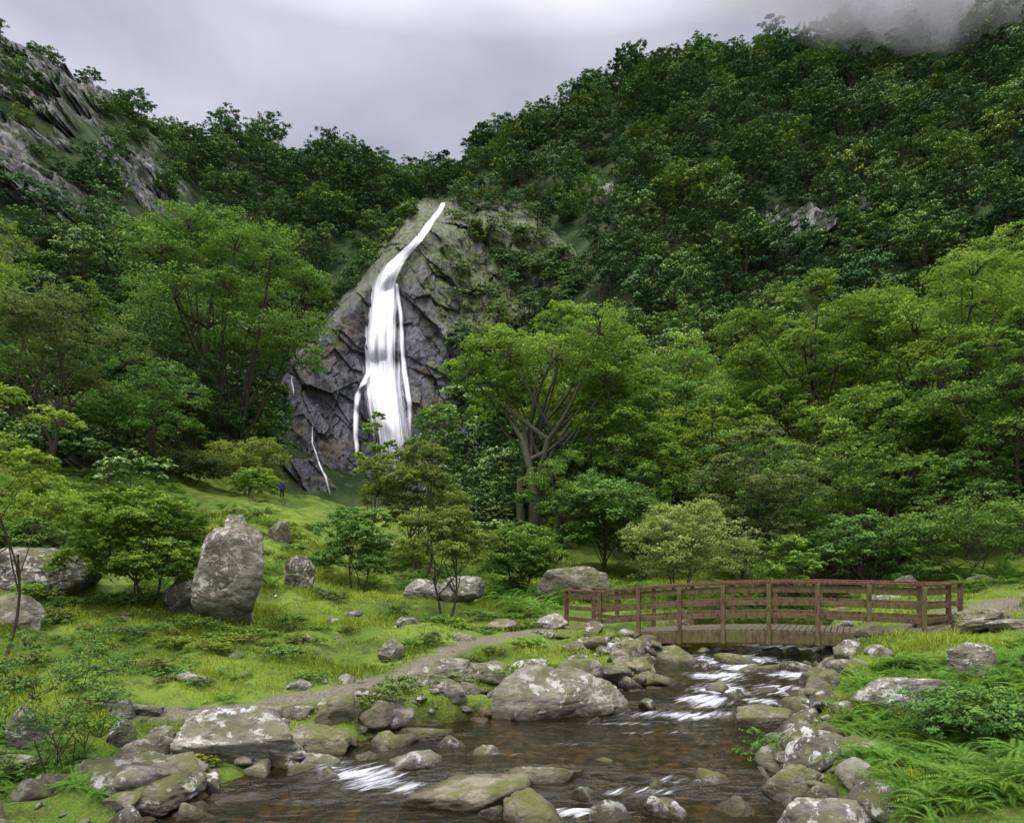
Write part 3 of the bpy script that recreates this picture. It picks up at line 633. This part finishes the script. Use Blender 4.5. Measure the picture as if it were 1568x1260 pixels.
# ------------------------------------------------------------------ bridge
def timber(name,c1,c2,moss):
    m=NT(name);p=m.pos();n=m.noise(m.scale(p,(6,6,1.5)),3,6,.6);n2=m.noise(p,3.5,5,.65)
    c=m.mix(m.mr(n,.3,.7),c1,c2)
    c=m.mix(m.ma('MULTIPLY',m.mr(n2,.42,.6),moss),c,(.12,.14,.04))
    return m.fin(m.bsdf(c,.85,.25,m.bump(n,.5,.02)))
t_red=timber('timber_weathered_brown',(.055,.027,.019),(.17,.08,.055),.2)
t_mos=timber('timber_mossy',(.06,.037,.024),(.18,.12,.075),.6)
t_deck=timber('timber_deck',(.08,.06,.04),(.18,.15,.11),.5)
br=empty('wooden_footbridge',(6,17.5,.8));bl=np.array(br.location)
def beams(name,L,mat,bev=.008):
    Vs=[];Fs=[];o=0
    for p0,p1,w,h in L:
        p0=np.array(p0,float);p1=np.array(p1,float);d=nrm(p1-p0)
        up=np.array([0,0,1.]) if abs(d[2])<.9 else np.array([.9,-.45,0]);a=nrm(np.cross(d,up));b=nrm(np.cross(a,d))
        q=[]
        for e in (p0,p1):
            for sa,sb in ((-1,-1),(1,-1),(1,1),(-1,1)): q.append(e+a*sa*w/2+b*sb*h/2)
        Vs.append(np.array(q)-bl);Fs.append(np.array([[3,2,1,0],[4,5,6,7],[0,1,5,4],[1,2,6,5],[2,3,7,6],[3,0,4,7]])+o);o+=8
    ob=bpy.data.objects.new(name,mesh_np(name,np.concatenate(Vs),np.concatenate(Fs),[mat],smooth=False));link(ob,br)
    md=ob.modifiers.new('bevel','BEVEL');md.width=bev;md.segments=2
A0=np.array([2.47,19.0]);A1=np.array([9.36,15.5]);dr=nrm(A1-A0);pr=np.array([-dr[1],dr[0]])
def dz(w): return .42+.34*w+.15*math.sin(math.pi*w)
for side,off in (('near',0.),('far',1.35)):
    B=lambda w,h,e=0.: (*(A0+(A1-A0)*w+pr*(off+e)),dz(w)+h)
    po=[];ra=[];rt=[];N=7
    for i in range(N+1):
        w=i/N;s=-1 if off==0 else 1
        po.append((B(w,-.36,s*.09),B(w,1.13,s*.09),.1,.1))
        if i<N:
            a,b=w,(i+1)/N
            rt.append((B(a,1.16),B(b,1.16),.2,.07))
            ra.append((B(a,.98,s*.01),B(b,.98,s*.01),.045,.12))
            ra.append((B(a,.66,s*.01),B(b,.66,s*.01),.04,.12));ra.append((B(a,.34,s*.01),B(b,.34,s*.01),.04,.12))
    beams(side+'_posts',po,t_mos);beams(side+'_lower_rails',ra,t_mos);beams(side+'_top_rail',rt,t_red)
    bs=[(B(i/14,-.19,.0),B((i+1)/14,-.19,.0),.12,.3) for i in range(14)]
    beams(side+'_beam',bs,t_mos)
pl=[]
for i in range(56):
    w=(i+.5)/56;c=A0+(A1-A0)*w;pl.append(((*(c-pr*.04),dz(w)-.02),(*(c+pr*1.39),dz(w)-.02),.12,.045))
beams('deck_planks',pl,t_deck,.004)
wg_=[];wt=[];wp=[]
for e0,e1,z0,z1 in ((A0,np.array([1.62,20.3]),dz(0),dz(0)-.02),(A1,np.array([10.55,16.5]),dz(1),dz(1)-.02),(A0+pr*1.35,A0+pr*1.9-dr*.9,dz(0),dz(0)),(A1+pr*1.35,A1+pr*1.9+dr*.9,dz(1),dz(1))):
    for h in (.66,.34,.98): wg_.append(((*e0,z0+h),(*e1,z1+h),.04,.12))
    wt.append(((*e0,z0+1.16),(*e1,z1+1.16),.16,.06));wp.append(((*e1,z1-.5),(*e1,z1+1.2),.11,.11))
beams('wing_rails',wg_,t_mos);beams('wing_top_rails',wt,t_red);beams('wing_posts',wp,t_red)
# ------------------------------------------------------------------ grass blades and ferns
gm=leaf_mat('grass_blades',(.06,.105,.018),(.31,.42,.055),.25)
r=RS(21);n=230000
y=8.3+28*r.rand(n)**1.4;x=r.uniform(-.95,.35,n)*y
sel=r.rand(n)<.82
y2=7+16*r.rand(n)**1.2;x2=r.uniform(.3,1.0,n)*y2
x=np.where(sel,x,x2);y=np.where(sel,y,y2)
pdv=np.minimum(pdist(x,y,path_pts),pdist(x,y,path2))
dens=fbm(x*.9,y*.9,o=4)
ok=(chan(x,y)<.1)&(pdv>.25+.4*r.rand(n))&(dens*1.6+.35*r.rand(n)>-.02);x,y,dens=x[ok],y[ok],dens[ok];n=len(x);z=T(x,y)-.02
h=(.025+.06*r.rand(n)+.34*np.clip(dens,0,1)**1.5)*(.7+.022*y);a=r.rand(n)*6.28;wd_=.005+.0006*y
dx,dy=np.cos(a)*wd_,np.sin(a)*wd_;lx,ly=r.normal(size=n)*h*.4,r.normal(size=n)*h*.4
V=np.stack([np.stack([x-dx,y-dy,z],1),np.stack([x+dx,y+dy,z],1),np.stack([x+lx+dx*.3,y+ly+dy*.3,z+h],1),np.stack([x+lx-dx*.3,y+ly-dy*.3,z+h],1)],1).reshape(-1,3)
ti=np.clip(.62+fbm(x*.4+7,y*.4,o=3)*1.3-dens*.5+r.normal(size=n)*.2,0,1)
link(bpy.data.objects.new('grass',mesh_np('grass',V,np.arange(n*4).reshape(-1,4),[gm],attrs={'tint':np.repeat(ti,4)},smooth=False)))
fm=leaf_mat('fern_green',(.04,.11,.018),(.18,.34,.06),.3)
def fern_mesh(seed):
    r=RS(seed);Vs=[]
    for f in range(11):
        a=f/11*6.28+r.normal()*.3;L=r.uniform(.4,.8);el=r.uniform(.6,1.25);n=24
        q=np.linspace(.1,1,n);hx=L*q*math.cos(el)+L*.35*q**2;hz=L*math.sin(el)*q-L*.75*q**2.2*.8
        c=np.stack([hx*math.cos(a),hx*math.sin(a),hz],1);dirr=nrm(np.gradient(c,axis=0))
        side=nrm(np.cross(dirr,np.array([0,0,1.])));wl_=.17*L*(1-q)**.7*np.clip(q*4,0,1)+.01
        for s in (-1,1):
            tip=c+side*s*wl_[:,None]+dirr*.04*L-np.array([0,0,.02]);hw=dirr*.011*L/.6
            Vs.append(np.stack([c-hw*.5,(c+tip)/2-hw*1.,tip,(c+tip)/2+hw*1.],1).reshape(-1,3))
    V=np.concatenate(Vs);n=len(V)//4
    return mesh_np('fern_mesh',V,np.arange(n*4).reshape(-1,4),[fm],attrs={'tint':np.repeat(np.clip(r.normal(.5,.25,n),0,1),4)},smooth=False)
fp=[fern_mesh(i) for i in range(4)]
def ferns(name,pts,seed,s0=.7,s1=1.3):
    r=RS(seed);e=empty(name,(pts[0][0],pts[0][1],T1(*pts[0])));l=Vector(e.location)
    for x,y in pts:
        o=bpy.data.objects.new('fern',fp[r.randint(4)]);o.location=Vector((x,y,T1(x,y)))-l;o.rotation_euler=(r.normal()*.2,r.normal()*.2,r.rand()*6.28)
        s=r.uniform(s0,s1);o.scale=(s,s,s);link(o,e)
r=RS(31)
pp=[]
while len(pp)<480:
    y=r.uniform(6.2,12.8);u=r.uniform(1290,1640);x=brg(u)*y
    if chan(x,y)<.05 and x>np.interp(y,cy_,cR)+.4: pp.append((x,y))
ferns('fern_patch',pp,1,.35,.8)
pp=[(brg(u)*d,d) for u,d in zip(r.uniform(770,860,50),r.uniform(21,27,50))]
ferns('fern_patch',pp,2,.9,1.5)
pp=[(brg(u)*d,d) for u,d in zip(r.uniform(560,790,60),r.uniform(25,33,60))];ferns('fern_patch',pp,3,.9,1.6)
pp=[(brg(u)*d,d) for u,d in zip(r.uniform(-60,400,110),r.uniform(8.4,14,110)) if chan(brg(u)*d,d)<.05];ferns('fern_patch',pp,4,.2,.5)
pp=[(brg(u)*d,d) for u,d in zip(r.uniform(-60,170,90),r.uniform(7.8,9.6,90)) if chan(brg(u)*d,d)<.05];ferns('fern_patch',pp,7,.3,.6)
pp=[(brg(u)*d,d) for u,d in zip(r.uniform(-20,420,150),r.uniform(19,44,150))];ferns('fern_patch',pp,5,.8,1.8)
pp=[(brg(u)*d,d) for u,d in zip(r.uniform(900,1560,110),r.uniform(24,30,110))];ferns('fern_patch',pp,6,1.,1.7)
# ------------------------------------------------------------------ hiker
def hiker(x,y):
    J={'pel':(0,0,.92,.13),'spi':(0,.01,1.15,.135),'che':(0,0,1.35,.15),'nek':(0,0,1.5,.06),'hd':(0,-.01,1.62,.1),'ht':(0,0,1.7,.085),
     'lh':(-.1,0,.86,.1),'lk':(-.12,-.06,.5,.07),'la':(-.12,.04,.1,.045),'lt':(-.13,-.12,.04,.04),
     'rh':(.1,0,.86,.1),'rk':(.12,.02,.5,.07),'ra':(.13,.12,.12,.045),'rt':(.14,-.02,.04,.04),
     'ls':(-.2,0,1.42,.065),'le':(-.27,.02,1.14,.05),'lw':(-.25,-.12,.92,.035),'lf':(-.25,-.16,.84,.03),
     'rs':(.2,0,1.42,.065),'re':(.27,.03,1.14,.05),'rw':(.26,-.1,.93,.035),'rf':(.26,-.14,.85,.03)}
    E=[('pel','spi'),('spi','che'),('che','nek'),('nek','hd'),('hd','ht'),('pel','lh'),('lh','lk'),('lk','la'),('la','lt'),('pel','rh'),('rh','rk'),('rk','ra'),('ra','rt'),('che','ls'),('ls','le'),('le','lw'),('lw','lf'),('che','rs'),('rs','re'),('re','rw'),('rw','rf')]
    ks=list(J);me=bpy.data.meshes.new('hiker');me.from_pydata([J[k][:3] for k in ks],[(ks.index(a),ks.index(b)) for a,b in E],[])
    o=bpy.data.objects.new('hiker',me);link(o);o.modifiers.new('skin','SKIN')
    if not me.skin_vertices: 
        bm=bmesh.new();bm.from_mesh(me);bm.verts.layers.skin.verify();bm.to_mesh(me);bm.free()
    for i,k in enumerate(ks):
        sv=me.skin_vertices[0].data[i];sv.radius=(J[k][3],J[k][3]);sv.use_root=(k=='pel')
    sb=o.modifiers.new('sub','SUBSURF');sb.levels=2;sb.render_levels=2
    m=NT('hiker_clothes');z=m.n('ShaderNodeSeparateXYZ',{0:m.n('ShaderNodeTexCoord').outputs['Object']}).outputs[2]
    c=m.mix(m.ma('GREATER_THAN',z,.9),(.02,.02,.025),(.03,.05,.16));c=m.mix(m.ma('GREATER_THAN',z,1.5),c,(.45,.27,.2));c=m.mix(m.ma('GREATER_THAN',z,1.66),c,(.05,.03,.02))
    me.materials.append(m.fin(m.bsdf(c,.8)));o.location=(x,y,T1(x,y)-.02);o.rotation_euler=(0,0,2.6)
hiker(brg(432)*58,58)
# ------------------------------------------------------------------ mist banks on the right-hand summit (uniform-density billows)
m=NT('mist')
vs=m.n('ShaderNodeVolumeScatter',{'Color':(.9,.91,.94),'Density':.026,'Anisotropy':0.})
m.t.links.new(vs.outputs[0],m.out.inputs[1]);mm=m.m
me_=empty('mist_cloud',(100,150,120));r=RS(77);D,Fc=ico[4]
for (x,y,z,a,b,c) in [(94,134,116,34,20,13),(72,152,134,26,16,10),(120,132,118,34,24,20),(56,170,148,20,12,7),(100,150,134,44,18,18),(108,128,104,22,14,10),(84,117,101,26,14,11),(76,128,112,26,14,9),(98,122,98,22,16,14),(60,146,130,22,12,8)]:
    o_=r.rand()*40;q=1+.45*fbm(D[:,0]*1.6+o_,D[:,1]*1.6,D[:,2]*1.6,o=4)
    V=D*q[:,None]*np.array([a,b,c])
    ob=bpy.data.objects.new('billow',mesh_np('billow',V,Fc,[mm]));ob.location=Vector((x,y,z))-Vector(me_.location);link(ob,me_)
# ------------------------------------------------------------------ world, sun, camera
sc=bpy.context.scene;w=bpy.data.worlds.new('World');sc.world=w;w.use_nodes=True;nt=w.node_tree;nt.nodes.clear()
n=nt.nodes.new;lk=nt.links.new
sky=n('ShaderNodeTexSky');sky.sky_type='NISHITA';sky.sun_disc=False;sky.sun_elevation=math.radians(58);sky.sun_rotation=math.radians(215)
b1=n('ShaderNodeBackground');b1.inputs[1].default_value=.05;lk(sky.outputs[0],b1.inputs[0])
tcn=n('ShaderNodeTexCoord');sx=n('ShaderNodeSeparateXYZ');lk(tcn.outputs['Generated'],sx.inputs[0])
ns=n('ShaderNodeTexNoise');mpn=n('ShaderNodeMapping');mpn.inputs['Scale'].default_value=(1,1,2.2);lk(tcn.outputs['Generated'],mpn.inputs[0]);lk(mpn.outputs[0],ns.inputs[0]);ns.inputs['Scale'].default_value=1.9;ns.inputs['Detail'].default_value=5;ns.inputs['Distortion'].default_value=.3
cr=n('ShaderNodeValToRGB');e=cr.color_ramp.elements;e[0].position=.34;e[0].color=(.36,.345,.40,1);e[1].position=.6;e[1].color=(.67,.64,.69,1);lk(ns.outputs[0],cr.inputs[0])
mr=n('ShaderNodeMapRange');mr.inputs[1].default_value=.6;mr.inputs[2].default_value=1.;mr.inputs[3].default_value=1.;mr.inputs[4].default_value=8.2;lk(sx.outputs[2],mr.inputs[0])
b2=n('ShaderNodeBackground');lk(cr.outputs[0],b2.inputs[0]);lk(mr.outputs[0],b2.inputs[1])
ad=n('ShaderNodeAddShader');lk(b1.outputs[0],ad.inputs[0]);lk(b2.outputs[0],ad.inputs[1]);ow=n('ShaderNodeOutputWorld');lk(ad.outputs[0],ow.inputs[0])
sl_=bpy.data.lights.new('sun','SUN');sl_.energy=1.5;sl_.angle=math.radians(12);sl_.color=(1,.95,.85)
so=bpy.data.objects.new('sun',sl_);link(so);dv=Vector((math.sin(math.radians(215))*math.cos(math.radians(58)),math.cos(math.radians(215))*math.cos(math.radians(58)),math.sin(math.radians(58))))
so.rotation_euler=dv.to_track_quat('Z','Y').to_euler()
cam=bpy.data.cameras.new('camera');co=bpy.data.objects.new('camera',cam);link(co);co.location=(0,0,CH);co.rotation_euler=(math.pi/2,0,0)
cam.sensor_width=36;cam.lens=24;cam.shift_y=220/1568;cam.clip_end=2000;cam.clip_start=.1;sc.camera=co
sc.view_settings.view_transform='Standard';sc.view_settings.look='None';sc.view_settings.exposure=0
print('forest',cnt)
